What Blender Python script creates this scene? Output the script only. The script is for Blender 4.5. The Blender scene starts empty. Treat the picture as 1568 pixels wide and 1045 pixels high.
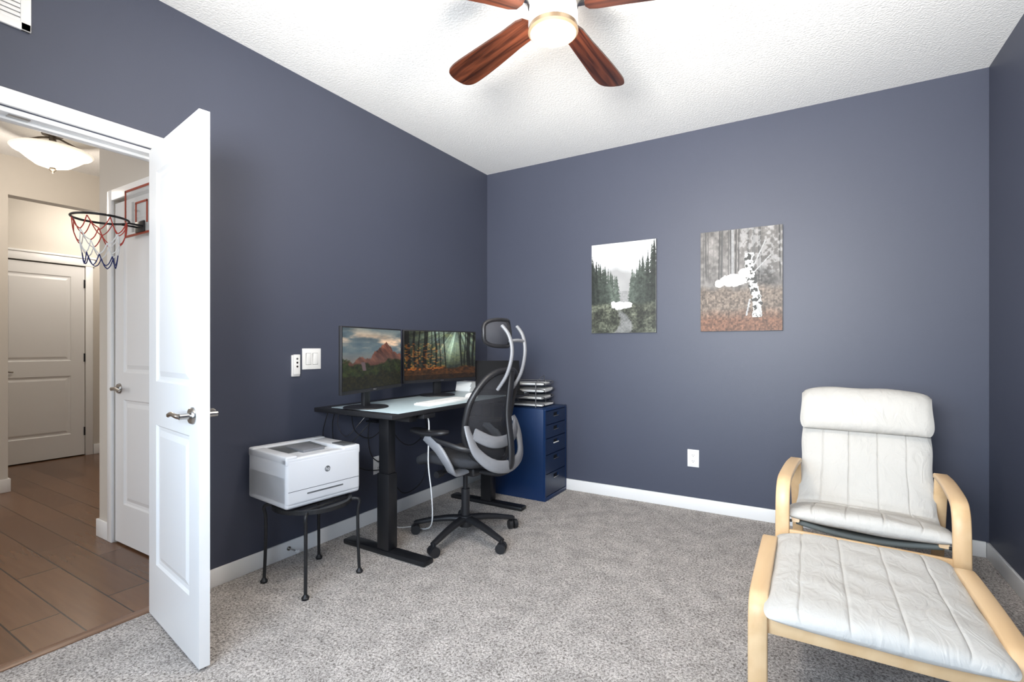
import bpy, bmesh, math, random
import numpy as np
from mathutils import Vector, Matrix
random.seed(4); RS=np.random.RandomState(7)
scene=bpy.context.scene
COL=scene.collection
V=Vector
# ------------------------------------------------------------ helpers
def s2l(c):
    return tuple(((x/12.92) if x<=0.04045 else ((x+0.055)/1.055)**2.4) for x in c)
def rgb(r,g,b): return s2l((r/255,g/255,b/255))
def mat(name,c,rough=0.5,metal=0.0,noise=None,bump=None,emit=None,estr=1.0,alpha=None,coat=0,spec=None,trans=0):
    m=bpy.data.materials.new(name); m.use_nodes=True
    nt=m.node_tree; b=nt.nodes['Principled BSDF']
    b.inputs['Base Color'].default_value=(*c,1); b.inputs['Roughness'].default_value=rough
    b.inputs['Metallic'].default_value=metal
    if coat: b.inputs['Coat Weight'].default_value=coat
    if spec is not None: b.inputs['Specular IOR Level'].default_value=spec
    if trans: b.inputs['Transmission Weight'].default_value=trans
    tc=nt.nodes.new('ShaderNodeTexCoord')
    if noise is None: noise=(40,0.06)
    n=nt.nodes.new('ShaderNodeTexNoise'); n.inputs['Scale'].default_value=noise[0]; n.inputs['Detail'].default_value=3
    nt.links.new(tc.outputs['Object'],n.inputs['Vector'])
    mx=nt.nodes.new('ShaderNodeMix'); mx.data_type='RGBA'
    a=noise[1]
    mx.inputs[6].default_value=(*[x*(1-a) for x in c],1); mx.inputs[7].default_value=(*[min(1,x*(1+a)) for x in c],1)
    nt.links.new(n.outputs['Fac'],mx.inputs[0]); nt.links.new(mx.outputs[2],b.inputs['Base Color'])
    if bump:
        n2=nt.nodes.new('ShaderNodeTexNoise'); n2.inputs['Scale'].default_value=bump[0]; n2.inputs['Detail'].default_value=bump[2] if len(bump)>2 else 2
        nt.links.new(tc.outputs['Object'],n2.inputs['Vector'])
        bp=nt.nodes.new('ShaderNodeBump'); bp.inputs['Strength'].default_value=bump[1]; bp.inputs['Distance'].default_value=0.01
        nt.links.new(n2.outputs['Fac'],bp.inputs['Height']); nt.links.new(bp.outputs['Normal'],b.inputs['Normal'])
    if emit:
        b.inputs['Emission Color'].default_value=(*emit,1); b.inputs['Emission Strength'].default_value=estr
    if alpha is not None: b.inputs['Alpha'].default_value=alpha
    return m
def empty(name,loc=(0,0,0),rz=0):
    e=bpy.data.objects.new(name,None); e.location=loc; e.rotation_euler=(0,0,rz); e.empty_display_size=0.1
    COL.objects.link(e); return e
def mobj(name,verts,faces,m,parent=None,smooth=False,loc=None):
    me=bpy.data.meshes.new(name); me.from_pydata([tuple(v) for v in verts],[],faces); me.validate()
    bm=bmesh.new(); bm.from_mesh(me); bmesh.ops.recalc_face_normals(bm,faces=bm.faces); bm.to_mesh(me); bm.free()
    if m: me.materials.append(m)
    o=bpy.data.objects.new(name,me); COL.objects.link(o)
    if parent: o.parent=parent
    if loc: o.location=loc
    if smooth:
        me.polygons.foreach_set('use_smooth',[True]*len(me.polygons))
    return o
def autosm(o,ang=40):
    me=o.data
    me.polygons.foreach_set('use_smooth',[True]*len(me.polygons))
    try: me.set_sharp_from_angle(angle=math.radians(ang))
    except Exception: pass
def box(name,lo,hi,m,parent=None,bev=0.0,seg=2,rot=None,piv=None):
    bm=bmesh.new(); bmesh.ops.create_cube(bm,size=1)
    c=[(lo[i]+hi[i])/2 for i in range(3)]; s=[abs(hi[i]-lo[i]) for i in range(3)]
    for v in bm.verts: v.co=V((c[0]+v.co.x*s[0],c[1]+v.co.y*s[1],c[2]+v.co.z*s[2]))
    if bev: bmesh.ops.bevel(bm,geom=bm.edges[:],offset=bev,segments=seg,affect='EDGES',profile=0.5)
    if rot is not None:
        p=V(piv if piv else c); M=Matrix.Translation(p)@rot@Matrix.Translation(-p)
        bm.transform(M)
    me=bpy.data.meshes.new(name); bm.to_mesh(me); bm.free()
    me.materials.append(m); o=bpy.data.objects.new(name,me); COL.objects.link(o)
    if parent: o.parent=parent
    if bev: autosm(o)
    return o
def cat(pts,n=8,closed=False):
    P=[V(p) for p in pts]; out=[]; N=len(P)
    R=N if closed else N-1
    for i in range(R):
        if closed: a,b,c,d=P[(i-1)%N],P[i],P[(i+1)%N],P[(i+2)%N]
        else: a,b,c,d=P[max(i-1,0)],P[i],P[i+1],P[min(i+2,N-1)]
        for k in range(n):
            t=k/n
            out.append(0.5*((2*b)+(c-a)*t+(2*a-5*b+4*c-d)*t*t+(3*b-a-3*c+d)*t**3))
    if not closed: out.append(P[-1])
    return out
def sweep(name,path,prof,m,parent=None,closed=False,up=None,scale=None,smooth=True):
    P=[V(p) for p in path]; N=len(P); K=len(prof); vs=[]
    T=[]
    for i in range(N):
        if closed: t=P[(i+1)%N]-P[(i-1)%N]
        else: t=P[min(i+1,N-1)]-P[max(i-1,0)]
        T.append(t.normalized())
    if up is not None: side=V(up).normalized()
    else:
        side=T[0].orthogonal().normalized()
    for i in range(N):
        if up is None:
            side=(side-T[i]*side.dot(T[i]))
            if side.length<1e-6: side=T[i].orthogonal()
            side.normalize(); sd=side
        else:
            sd=V(up)-T[i]*V(up).dot(T[i]); sd.normalize()
        nn=T[i].cross(sd).normalized()
        s=scale[i] if scale is not None else 1
        for a,b in prof: vs.append(P[i]+sd*(a*s)+nn*(b*s))
    fs=[]
    R=N if closed else N-1
    for i in range(R):
        j=(i+1)%N
        for k in range(K):
            l=(k+1)%K
            fs.append((i*K+k,i*K+l,j*K+l,j*K+k))
    if not closed:
        fs.append(tuple(range(K))[::-1]); fs.append(tuple(range((N-1)*K,N*K)))
    o=mobj(name,vs,fs,m,parent)
    if smooth: autosm(o,50)
    return o
def circ(r,n=10): return [(r*math.cos(2*math.pi*i/n),r*math.sin(2*math.pi*i/n)) for i in range(n)]
def rect(w,t,c=0.25):
    w/=2;t/=2;k=min(w,t)*c
    return [(-w+k,-t),(w-k,-t),(w,-t+k),(w,t-k),(w-k,t),(-w+k,t),(-w,t-k),(-w,-t+k)]
def tube(name,path,r,m,parent=None,closed=False,n=10,sm=0):
    if sm: path=cat(path,sm,closed)
    return sweep(name,path,circ(r,n),m,parent,closed)
def cyl(name,p1,p2,r,m,parent=None,r2=None,n=28):
    P=[V(p1),V(p2)]; return sweep(name,P,circ(r,n),m,parent,scale=[1,(r2/r) if r2 else 1])
def lathe(name,prof,m,parent=None,c=(0,0,0),n=40,ax='z'):
    vs=[];fs=[];K=len(prof)
    for i in range(n):
        a=2*math.pi*i/n
        for r,z in prof:
            if ax=='z': vs.append((c[0]+r*math.cos(a),c[1]+r*math.sin(a),c[2]+z))
            elif ax=='y': vs.append((c[0]+r*math.cos(a),c[1]+z,c[2]+r*math.sin(a)))
            else: vs.append((c[0]+z,c[1]+r*math.cos(a),c[2]+r*math.sin(a)))
    for i in range(n):
        j=(i+1)%n
        for k in range(K-1): fs.append((i*K+k,j*K+k,j*K+k+1,i*K+k+1))
    o=mobj(name,vs,fs,m,parent)
    bm=bmesh.new(); bm.from_mesh(o.data); bmesh.ops.remove_doubles(bm,verts=bm.verts,dist=1e-5); bmesh.ops.recalc_face_normals(bm,faces=bm.faces); bm.to_mesh(o.data); bm.free()
    autosm(o,35); return o
def loft(name,sections,m,parent=None):
    K=len(sections[0]); vs=[v for s in sections for v in s]; fs=[]
    for i in range(len(sections)-1):
        for k in range(K):
            l=(k+1)%K; fs.append((i*K+k,i*K+l,(i+1)*K+l,(i+1)*K+k))
    fs.append(tuple(range(K))[::-1]); n=len(sections)-1; fs.append(tuple(range(n*K,(n+1)*K)))
    o=mobj(name,vs,fs,m,parent); autosm(o,60); return o
# numpy noise
def vnoise(x,y,seed=0):
    xi=np.floor(x).astype(int); yi=np.floor(y).astype(int); xf=x-xi; yf=y-yi
    def h(a,b):
        n=(a*374761393+b*668265263+seed*1442695)&0x7fffffff
        n=((n^(n>>13))*1274126177)&0x7fffffff
        return ((n^(n>>16))&0xffff)/65535.0
    u=xf*xf*(3-2*xf); w=yf*yf*(3-2*yf)
    return (h(xi,yi)*(1-u)+h(xi+1,yi)*u)*(1-w)+(h(xi,yi+1)*(1-u)+h(xi+1,yi+1)*u)*w
def fbm(x,y,s=0,o=4):
    r=0;a=.5;t=0
    for i in range(o):
        r=r+a*vnoise(x*2**i,y*2**i,s+i); t+=a; a*=.5
    return r/t
def painted(name,p0,du,dv,nx,ny,func,rough=0.4,emis=0,parent=None,spec=0.5):
    u,v=np.meshgrid(np.linspace(0,1,nx),np.linspace(0,1,ny))
    col=np.clip(func(u,v),0,1)
    lin=np.where(col<=0.04045,col/12.92,((col+0.055)/1.055)**2.4)
    p0=np.array(p0);du=np.array(du);dv=np.array(dv)
    P=p0+u[...,None]*du+v[...,None]*dv
    idx=np.arange(nx*ny).reshape(ny,nx)
    F=np.stack([idx[:-1,:-1],idx[:-1,1:],idx[1:,1:],idx[1:,:-1]],-1).reshape(-1,4)
    me=bpy.data.meshes.new(name); me.from_pydata(P.reshape(-1,3).tolist(),[],F.tolist())
    ca=me.color_attributes.new('paint','FLOAT_COLOR','POINT')
    rgba=np.concatenate([lin.reshape(-1,3),np.ones((nx*ny,1))],1).astype(np.float32)
    ca.data.foreach_set('color',rgba.ravel())
    m=bpy.data.materials.new(name+'_mat'); m.use_nodes=True; nt=m.node_tree; b=nt.nodes['Principled BSDF']
    at=nt.nodes.new('ShaderNodeAttribute'); at.attribute_name='paint'
    nt.links.new(at.outputs['Color'],b.inputs['Base Color']); b.inputs['Roughness'].default_value=rough
    b.inputs['Specular IOR Level'].default_value=spec
    if emis:
        nt.links.new(at.outputs['Color'],b.inputs['Emission Color']); b.inputs['Emission Strength'].default_value=emis
        b.inputs['Base Color'].default_value=(0.01,0.01,0.01,1)
        for l in list(nt.links):
            if l.to_socket==b.inputs['Base Color']: nt.links.remove(l)
    me.materials.append(m)
    o=bpy.data.objects.new(name,me); COL.objects.link(o)
    if parent: o.parent=parent
    return o
# ------------------------------------------------------------ materials
M_wall=mat('wall_paint_slate',(0.055,0.062,0.092),0.50,noise=(2.5,0.05),bump=(260,0.06,2),spec=0.45)
M_hall=mat('hall_paint_greige',rgb(200,193,183),0.6,noise=(3,0.03),bump=(200,0.05))
M_ceil=mat('ceiling_texture',(0.90,0.90,0.885),0.9,noise=(60,0.03),bump=(85,0.4,3))
M_ceilh=mat('hall_ceiling_white',(0.80,0.79,0.77),0.9,bump=(90,0.3,3))
M_trim=mat('trim_white',(0.82,0.815,0.805),0.35,noise=(5,0.01))
M_door=mat('door_white',(0.76,0.75,0.74),0.4,noise=(5,0.01))
M_blk=mat('black_plastic',(0.012,0.012,0.014),0.45)
M_lap=mat('laptop_black',(0.010,0.010,0.011),0.8,spec=.15)
M_blkm=mat('black_metal',(0.015,0.015,0.017),0.35,0.3)
M_iron=mat('wrought_iron',(0.03,0.03,0.032),0.45,0.6,bump=(60,0.2))
M_nick=mat('brushed_nickel',(0.45,0.43,0.41),0.25,1.0)
M_gry=mat('chair_grey_plastic',(0.20,0.205,0.22),0.4)
M_plate=mat('plate_white',(0.80,0.795,0.785),0.35,noise=(5,0.01))
M_prn=mat('printer_white',(0.68,0.69,0.715),0.35,noise=(5,0.01))
M_prng=mat('printer_grey',(0.10,0.105,0.11),0.4)
M_blue=mat('cabinet_blue',rgb(14,42,82),0.35,noise=(5,0.03))
M_bluef=mat('cabinet_blue_front',rgb(12,34,66),0.35,noise=(5,0.03))
M_paper=mat('paper_white',(0.80,0.80,0.78),0.7,noise=(30,0.03))
M_mat=mat('desk_glass_pale',rgb(178,194,198),0.3,noise=(4,0.03))
M_seat=mat('chair_fabric',(0.03,0.031,0.036),0.85,bump=(300,0.3))
M_dark=mat('strap_grey',(0.12,0.13,0.12),0.7)
M_hole=mat('slot_dark',(0.01,0.01,0.012),0.8)
M_mesh=mat('chair_mesh',(0.035,0.036,0.042),0.7,alpha=0.78)
def cloth():
    m=mat('cushion_cotton',(0.53,0.51,0.475),1.0,noise=(8,0.03),spec=.05); nt=m.node_tree; b=nt.nodes['Principled BSDF']; L=nt.links.new
    tc=nt.nodes.new('ShaderNodeTexCoord')
    mp=nt.nodes.new('ShaderNodeMapping'); mp.inputs['Scale'].default_value=(1,.5,.5)
    n=nt.nodes.new('ShaderNodeTexNoise'); n.inputs['Scale'].default_value=20; n.inputs['Detail'].default_value=4; n.inputs['Distortion'].default_value=1.4
    L(tc.outputs['Object'],mp.inputs[0]); L(mp.outputs[0],n.inputs['Vector'])
    n2=nt.nodes.new('ShaderNodeTexNoise'); n2.inputs['Scale'].default_value=420
    L(tc.outputs['Object'],n2.inputs['Vector'])
    b1=nt.nodes.new('ShaderNodeBump'); b1.inputs['Strength'].default_value=.6; b1.inputs['Distance'].default_value=.012; L(n.outputs['Fac'],b1.inputs['Height'])
    b2=nt.nodes.new('ShaderNodeBump'); b2.inputs['Strength'].default_value=.4; b2.inputs['Distance'].default_value=.001; L(n2.outputs['Fac'],b2.inputs['Height']); L(b1.outputs[0],b2.inputs['Normal'])
    L(b2.outputs[0],b.inputs['Normal']); return m
M_cloth=cloth()
def wood(name,c1,c2,axis=0,scale=6,rough=0.35,stretch=14,dist=3):
    m=bpy.data.materials.new(name); m.use_nodes=True; nt=m.node_tree; b=nt.nodes['Principled BSDF']
    tc=nt.nodes.new('ShaderNodeTexCoord'); mp=nt.nodes.new('ShaderNodeMapping')
    sc=[stretch]*3; sc[axis]=1
    mp.inputs['Scale'].default_value=sc
    n=nt.nodes.new('ShaderNodeTexNoise'); n.inputs['Scale'].default_value=scale; n.inputs['Detail'].default_value=6; n.inputs['Distortion'].default_value=dist*0.3
    cr=nt.nodes.new('ShaderNodeValToRGB'); cr.color_ramp.elements[0].position=.35; cr.color_ramp.elements[1].position=.68
    cr.color_ramp.elements[0].color=(*c1,1); cr.color_ramp.elements[1].color=(*c2,1)
    nt.links.new(tc.outputs['Object'],mp.inputs[0]); nt.links.new(mp.outputs[0],n.inputs['Vector']); nt.links.new(n.outputs['Fac'],cr.inputs[0])
    nt.links.new(cr.outputs[0],b.inputs['Base Color']); b.inputs['Roughness'].default_value=rough
    return m
M_birch=wood('birch_veneer',rgb(208,172,128),rgb(222,190,148),1,1.5,0.42,8,1)
M_blade=wood('walnut_blade',rgb(34,14,8),rgb(84,44,28),0,2.2,0.3,16)
def carpet():
    m=bpy.data.materials.new('carpet_grey'); m.use_nodes=True; nt=m.node_tree; b=nt.nodes['Principled BSDF']; L=nt.links.new
    tc=nt.nodes.new('ShaderNodeTexCoord')
    n=nt.nodes.new('ShaderNodeTexNoise'); n.inputs['Scale'].default_value=120; n.inputs['Detail'].default_value=4; n.inputs['Roughness'].default_value=.6; n.inputs['Distortion'].default_value=.8
    n3=nt.nodes.new('ShaderNodeTexNoise'); n3.inputs['Scale'].default_value=9; n3.inputs['Detail'].default_value=5
    cr=nt.nodes.new('ShaderNodeValToRGB'); e=cr.color_ramp.elements
    e[0].position=.35; e[0].color=(*rgb(110,103,98),1); e[1].position=.61; e[1].color=(*rgb(206,199,193),1)
    L(tc.outputs['Object'],n.inputs['Vector']); L(tc.outputs['Object'],n3.inputs['Vector']); L(n.outputs['Fac'],cr.inputs[0])
    mr=nt.nodes.new('ShaderNodeMapRange'); mr.inputs[1].default_value=.3; mr.inputs[2].default_value=.7; mr.inputs[3].default_value=.82; mr.inputs[4].default_value=1.14
    L(n3.outputs['Fac'],mr.inputs[0])
    mx=nt.nodes.new('ShaderNodeMix'); mx.data_type='RGBA'; mx.blend_type='MULTIPLY'; mx.inputs[0].default_value=1
    L(cr.outputs[0],mx.inputs[6]); L(mr.outputs[0],mx.inputs[7]); L(mx.outputs[2],b.inputs['Base Color'])
    b.inputs['Roughness'].default_value=.95; b.inputs['Specular IOR Level'].default_value=.1
    bp=nt.nodes.new('ShaderNodeBump'); bp.inputs['Strength'].default_value=.6; bp.inputs['Distance'].default_value=.010
    L(n.outputs['Fac'],bp.inputs['Height']); L(bp.outputs[0],b.inputs['Normal'])
    return m
M_carpet=carpet()
def planks():
    m=bpy.data.materials.new('hall_wood_planks'); m.use_nodes=True; nt=m.node_tree; b=nt.nodes['Principled BSDF']; L=nt.links.new
    tc=nt.nodes.new('ShaderNodeTexCoord')
    br=nt.nodes.new('ShaderNodeTexBrick'); br.inputs['Scale'].default_value=1; br.inputs['Brick Width'].default_value=.95; br.inputs['Row Height'].default_value=.17
    br.inputs['Mortar Size'].default_value=.003; br.inputs['Color1'].default_value=(*rgb(94,64,42),1); br.inputs['Color2'].default_value=(*rgb(114,82,58),1); br.inputs['Mortar'].default_value=(*rgb(44,29,20),1)
    br.offset=.37
    n=nt.nodes.new('ShaderNodeTexNoise'); n.inputs['Scale'].default_value=3; n.inputs['Detail'].default_value=6
    mp=nt.nodes.new('ShaderNodeMapping'); mp.inputs['Scale'].default_value=(1,12,1)
    L(tc.outputs['Object'],br.inputs['Vector']); L(tc.outputs['Object'],mp.inputs[0]); L(mp.outputs[0],n.inputs['Vector'])
    mr=nt.nodes.new('ShaderNodeMapRange'); mr.inputs[3].default_value=.8; mr.inputs[4].default_value=1.2
    L(n.outputs['Fac'],mr.inputs[0])
    mx=nt.nodes.new('ShaderNodeMix'); mx.data_type='RGBA'; mx.blend_type='MULTIPLY'; mx.inputs[0].default_value=1
    L(br.outputs[0],mx.inputs[6]); L(mr.outputs[0],mx.inputs[7]); L(mx.outputs[2],b.inputs['Base Color'])
    b.inputs['Roughness'].default_value=.26
    return m
M_plank=planks()
# ------------------------------------------------------------ room shell
H=2.74; W=3.37; Y0=-0.45; Y1=3.73
box('floor',(0,Y0,-0.05),(W,Y1,0),M_carpet)
box('ceiling',(-0.12,Y0-.12,H),(W+.12,Y1+.12,H+.1),M_ceil)
box('wall_back',(-0.0,Y1,-0.05),(W+.12,Y1+.12,H),M_wall)
box('wall_right',(W,Y0-.12,-0.05),(W+.12,Y1,H),M_wall)
DY=1.10; DY0=-0.18; DH=2.055
def joinbox(name,boxes,m,extra=None):
    vs=[];fs=[]
    for lo,hi in boxes:
        b=len(vs)
        vs+=[(x,y,z) for x in (lo[0],hi[0]) for y in (lo[1],hi[1]) for z in (lo[2],hi[2])]
        fs+=[tuple(b+i for i in f) for f in ((0,1,3,2),(4,6,7,5),(0,4,5,1),(2,3,7,6),(0,2,6,4),(1,5,7,3))]
    return mobj(name,vs,fs,m)
o=joinbox('wall_left',[((-.12,DY,-.05),(0,Y1+.12,H)),((-.12,DY0,DH),(0,DY,H)),((-.12,-2.1,-.05),(0,DY0,H))],M_wall)
o.data.materials.append(M_hall)
for p in o.data.polygons:
    if p.center.x<-.11: p.material_index=1
WX0,WX1,WZ0,WZ1=0.75,2.75,0.75,2.25
joinbox('wall_near',[((0,Y0-.12,-.05),(WX0,Y0,H)),((WX1,Y0-.12,-.05),(W,Y0,H)),((WX0,Y0-.12,-.05),(WX1,Y0,WZ0)),((WX0,Y0-.12,WZ1),(WX1,Y0,H))],M_wall)
win=empty('window_1',((WX0+WX1)/2,Y0-.06,WZ0))
hw=(WX1-WX0)/2; hh=WZ1-WZ0
for i,(a,b) in enumerate([((-hw,-.03,0),(-hw+.05,.03,hh)),((hw-.05,-.03,0),(hw,.03,hh)),((-hw,-.03,0),(hw,.03,.05)),((-hw,-.03,hh-.05),(hw,.03,hh)),((-.025,-.03,0),(.025,.03,hh))]):
    box('frame_%d'%i,a,b,M_trim,win)
BH=.088;BT=.014
def bb(name,lo,hi): return box(name,lo,hi,M_trim,bev=.003)
bb('baseboard_back',(BT,Y1-BT,0),(W-BT,Y1,BH))
bb('baseboard_right',(W-BT,Y0,0),(W,Y1-BT,BH))
bb('baseboard_left',(0,DY+.062,0),(BT,Y1-BT,BH))
def casing(name,boxes,bev=.004):
    e=empty(name)
    for i,(a,b) in enumerate(boxes): box('casing_%d'%i,a,b,M_trim,e,bev=bev)
    return e
casing('trim_office_door',[((0,DY+.002,0),(.016,DY+.062,DH+.064)),((0,DY0-.06,DH+.004),(.016,DY+.002,DH+.064)),((0,DY0-.062,0),(.016,DY0-.002,DH+.064)),
 ((-.12,DY-.003,-.008),(0.0,DY+.002,DH)),((-.12,DY0,DH-.018),(0.0,DY,DH)),((-.12,DY0,-.008),(0,DY0+.018,DH)),
 ((-.136,DY+.002,-.008),(-.12,DY+.062,DH+.064)),((-.136,DY0-.06,DH+.004),(-.12,DY+.002,DH+.064)),
 ((-.08,DY0,DH-.03),(-.045,DY,DH-.018))],.0015)
box('trim_strike_plate',(-.045,.60,DH-.021),(-.012,.66,DH-.018),M_nick)
box('trim_threshold',(-.055,DY0,-.008),(0.0,DY,.004),wood('threshold_wood',rgb(110,80,60),rgb(140,106,82),1,3),bev=.002)
HX=-3.09; FX=-4.25; CX=-1.31; CY=1.32
box('floor_hall',(FX-.1,-2.1,-.06),(0,4.0,-.008),M_plank)
box('ceiling_hall',(FX-.1,-2.1,H),(-.12,4.0,H+.1),M_ceilh)
CD0,CD1=-1.10,-.34
joinbox('wall_closet',[((CX,CY,-.01),(CD0,CY+.12,H)),((CD1,CY,-.01),(-.12,CY+.12,H)),((CD0,CY,2.06),(CD1,CY+.12,H)),((CX,CY+.12,-.01),(CX+.12,4.0,H))],M_hall)
joinbox('wall_hall_opening',[((HX-.12,-2.1,-.01),(HX,1.33,H)),((HX-.12,1.33,2.42),(HX,3.4,H)),((HX-.12,3.4,-.01),(HX,4.0,H))],M_hall)
FD0,FD1=1.45,2.21
joinbox('wall_foyer',[((FX-.1,.6,-.01),(FX,FD0,H)),((FX-.1,FD1,-.01),(FX,4.0,H)),((FX-.1,FD0,2.05),(FX,FD1,H))],M_hall)
box('wall_foyer_side',(FX,.6,-.01),(HX-.12,.72,H),M_hall)
box('wall_foyer_behind',(FX-.14,FD0,-.01),(FX-.1,FD1,2.05),M_hall)
box('wall_hall_end',(FX-.1,4.0,-.01),(-1.19,4.1,H),M_hall)
box('wall_hall_near',(HX,-2.2,-.01),(0,-2.1,H),M_hall)
HB=-.008
bb('baseboard_hall_closet',(CX-.014,CY-.014,HB),(CD0-.06,CY,.1))
bb('baseboard_hall_return',(CX-.014,CY,HB),(CX,3.99,.1))
bb('baseboard_hall_opening',(HX,-2.1,HB),(HX+.014,1.344,.1))
bb('baseboard_hall_jamb',(HX-.12,1.33,HB),(HX,1.344,.1))
bb('baseboard_foyer',(FX,FD1+.07,HB),(FX+.014,3.99,.1))
casing('trim_closet_door',[((CD0-.06,CY-.016,HB),(CD0,CY,2.125)),((CD1,CY-.016,HB),(CD1+.06,CY,2.125)),((CD0,CY-.016,2.06),(CD1,CY,2.125))])
casing('trim_foyer_door',[((FX,FD0-.065,HB),(FX+.018,FD0,2.05)),((FX,FD1,HB),(FX+.018,FD1+.065,2.05)),((FX,FD0-.08,2.05),(FX+.022,FD1+.08,2.13)),((FX,FD0-.09,2.13),(FX+.035,FD1+.09,2.15))])
# ------------------------------------------------------------ panel doors
def panel_door(name,w,h,t,st,panels,loc,rz,z0=.012):
    e=empty(name,loc,rz)
    xs=[0,st,w-st,w]; zs=[0]
    for a,b in panels: zs+= [a,b]
    zs.append(h); vs=[];fs=[]
    def q(*p):
        b=len(vs); vs.extend(p); fs.append((b,b+1,b+2,b+3))
    for side in (0,1):
        def P(x,z,d): return (x,d if side==0 else t-d,z+z0)
        for i in range(3):
            for k in range(len(zs)-1):
                x0,x1,a,b=xs[i],xs[i+1],zs[k],zs[k+1]
                if i==1 and k%2==1:
                    rings=[(0,0),(.008,.008),(.022,.010),(.045,.002)]
                    for (o1,d1),(o2,d2) in zip(rings[:-1],rings[1:]):
                        A=[(x0+o1,a+o1),(x1-o1,a+o1),(x1-o1,b-o1),(x0+o1,b-o1)]
                        B=[(x0+o2,a+o2),(x1-o2,a+o2),(x1-o2,b-o2),(x0+o2,b-o2)]
                        for j in range(4):
                            l=(j+1)%4; q(P(*A[j],d1),P(*A[l],d1),P(*B[l],d2),P(*B[j],d2))
                    q(P(*B[0],d2),P(*B[1],d2),P(*B[2],d2),P(*B[3],d2))
                else: q(P(x0,a,0),P(x1,a,0),P(x1,b,0),P(x0,b,0))
    for x in (0,w):
        for k in range(len(zs)-1): q((x,0,zs[k]+z0),(x,t,zs[k]+z0),(x,t,zs[k+1]+z0),(x,0,zs[k+1]+z0))
    for z in (0,h):
        for i in range(3): q((xs[i],0,z+z0),(xs[i+1],0,z+z0),(xs[i+1],t,z+z0),(xs[i],t,z+z0))
    o=mobj('leaf',vs,fs,M_door,e)
    bm=bmesh.new(); bm.from_mesh(o.data); bmesh.ops.remove_doubles(bm,verts=bm.verts,dist=1e-5); bmesh.ops.recalc_face_normals(bm,faces=bm.faces); bm.to_mesh(o.data); bm.free()
    return e
def lever(e,x,z,y,sgn,dirx,tag):
    lathe('rose_'+tag,[(0,0),(.032,0),(.032,.004*sgn),(.027,.012*sgn),(.012,.014*sgn),(.011,.045*sgn),(0,.045*sgn)],M_nick,e,(x,y,z),ax='y')
    p=cat([(x,y+.042*sgn,z),(x+dirx*.02,y+.05*sgn,z+.002),(x+dirx*.06,y+.052*sgn,z+.006),(x+dirx*.10,y+.05*sgn,z-.001),(x+dirx*.118,y+.046*sgn,z-.004)],5)
    sweep('lever_'+tag,p,rect(.018,.012,.8),M_nick,e,up=(0,0,1))
a=math.atan2(-.093,.601)
d=panel_door('door_1',.605,2.03,.036,.10,[(.235,.835),(1.02,1.915)],(.02,1.037,0),a)
lever(d,.545,.925,0,-1,-1,'front'); lever(d,.545,.925,.036,1,-1,'back')
for i,z in enumerate((.25,1.02,1.85)): cyl('hinge_%d'%i,(.0,.044,z),(.0,.044,z+.09),.006,M_nick,d,n=10)
d=panel_door('door_2',CD1-CD0-.006,2.04,.036,.11,[(.235,.86),(1.02,1.92)],(CD0+.003,CY+.004,HB),0)
lever(d,.06,.935,0,-1,1,'front')
d=panel_door('door_3',FD1-FD0-.006,2.035,.036,.115,[(.235,.86),(1.02,1.92)],(FX-.004,FD0+.003,HB),math.pi/2)
lever(d,.06,.935,0,-1,1,'front')
for i,z in enumerate((.22,1.02,1.82)): box('hinge_%d'%i,(.745,-.01,z),(.757,0.0,z+.09),M_blkm,d)
# ------------------------------------------------------------ wall plates
def plate(name,c,axis,w,h,kind):
    e=empty(name,c, 0 if axis=='y' else math.pi/2)
    box('plate',(-w/2,-.006,-h/2),(w/2,0,h/2),M_plate,e,bev=.002)
    if kind=='outlet':
        for s in (-1,1):
            lathe('socket_%d'%(s+1),[(0,-.0085),(.0155,-.0085),(.0165,-.006),(.0165,-.002)],M_plate,e,(0,0,s*.021),ax='y',n=24)
            for x in (-.006,.006): box('slot',(x-.0012,-.0092,s*.021-.001),(x+.0012,-.008,s*.021+.007),M_hole,e)
            cyl('ground',(0,-.0092,s*.021-.007),(0,-.008,s*.021-.007),.0024,M_hole,e,n=10)
    if kind=='switch':
        for i,x in enumerate((-.023,.023)):
            box('gasket_%d'%i,(x-.0175,-.0068,-.034),(x+.0175,-.006,.034),M_hole,e)
            box('rocker_%d'%i,(x-.0165,-.010,-.033),(x+.0165,-.006,.033),M_plate,e,bev=.002,rot=Matrix.Rotation(math.radians(3),4,'X'))
    return e
plate('electrical_outlet',(1.793,Y1,.371),'y',.08,.125,'outlet')
plate('electrical_outlet.001',(0,2.395,.377),'x',.075,.12,'outlet')
plate('light_switch',(0,1.877,1.107),'x',.125,.122,'switch')
e=empty('fan_remote_control',(0,1.769,1.07),math.pi/2)
box('cradle',(-.026,-.012,-.061),(.026,0,.061),M_plate,e,bev=.004)
box('remote',(-.021,-.022,-.05),(.021,-.010,.064),M_plate,e,bev=.004)
for i in range(3): cyl('button_%d'%i,(0,-.0235,.04-i*.022),(0,-.021,.04-i*.022),.006,M_nick if i else M_prng,e,n=14)
e=empty('door_stop',(BT,1.72,.05))
cyl('shaft',(0,0,0),(.075,0,-.0),.004,M_nick,e,n=10); cyl('tip',(.07,0,0),(.085,0,0),.009,M_plate,e,n=14); cyl('base',(0,0,0),(.005,0,0),.012,M_nick,e,n=14)
e=empty('air_vent_grille',(0,.45,2.50))
vy0,vy1,vz0,vz1=-.22,.206,-.146,.146
for i,(p,q_) in enumerate([((0,vy0,vz0),(.012,vy1,vz0+.03)),((0,vy0,vz1-.03),(.012,vy1,vz1)),((0,vy0,vz0),(.012,vy0+.03,vz1)),((0,vy1-.03,vz0),(.012,vy1,vz1))]): box('frame_%d'%i,p,q_,M_plate,e,bev=.003)
box('duct_shadow',(0.0,vy0+.03,vz0+.03),(.001,vy1-.03,vz1-.03),M_prng,e)
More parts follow.
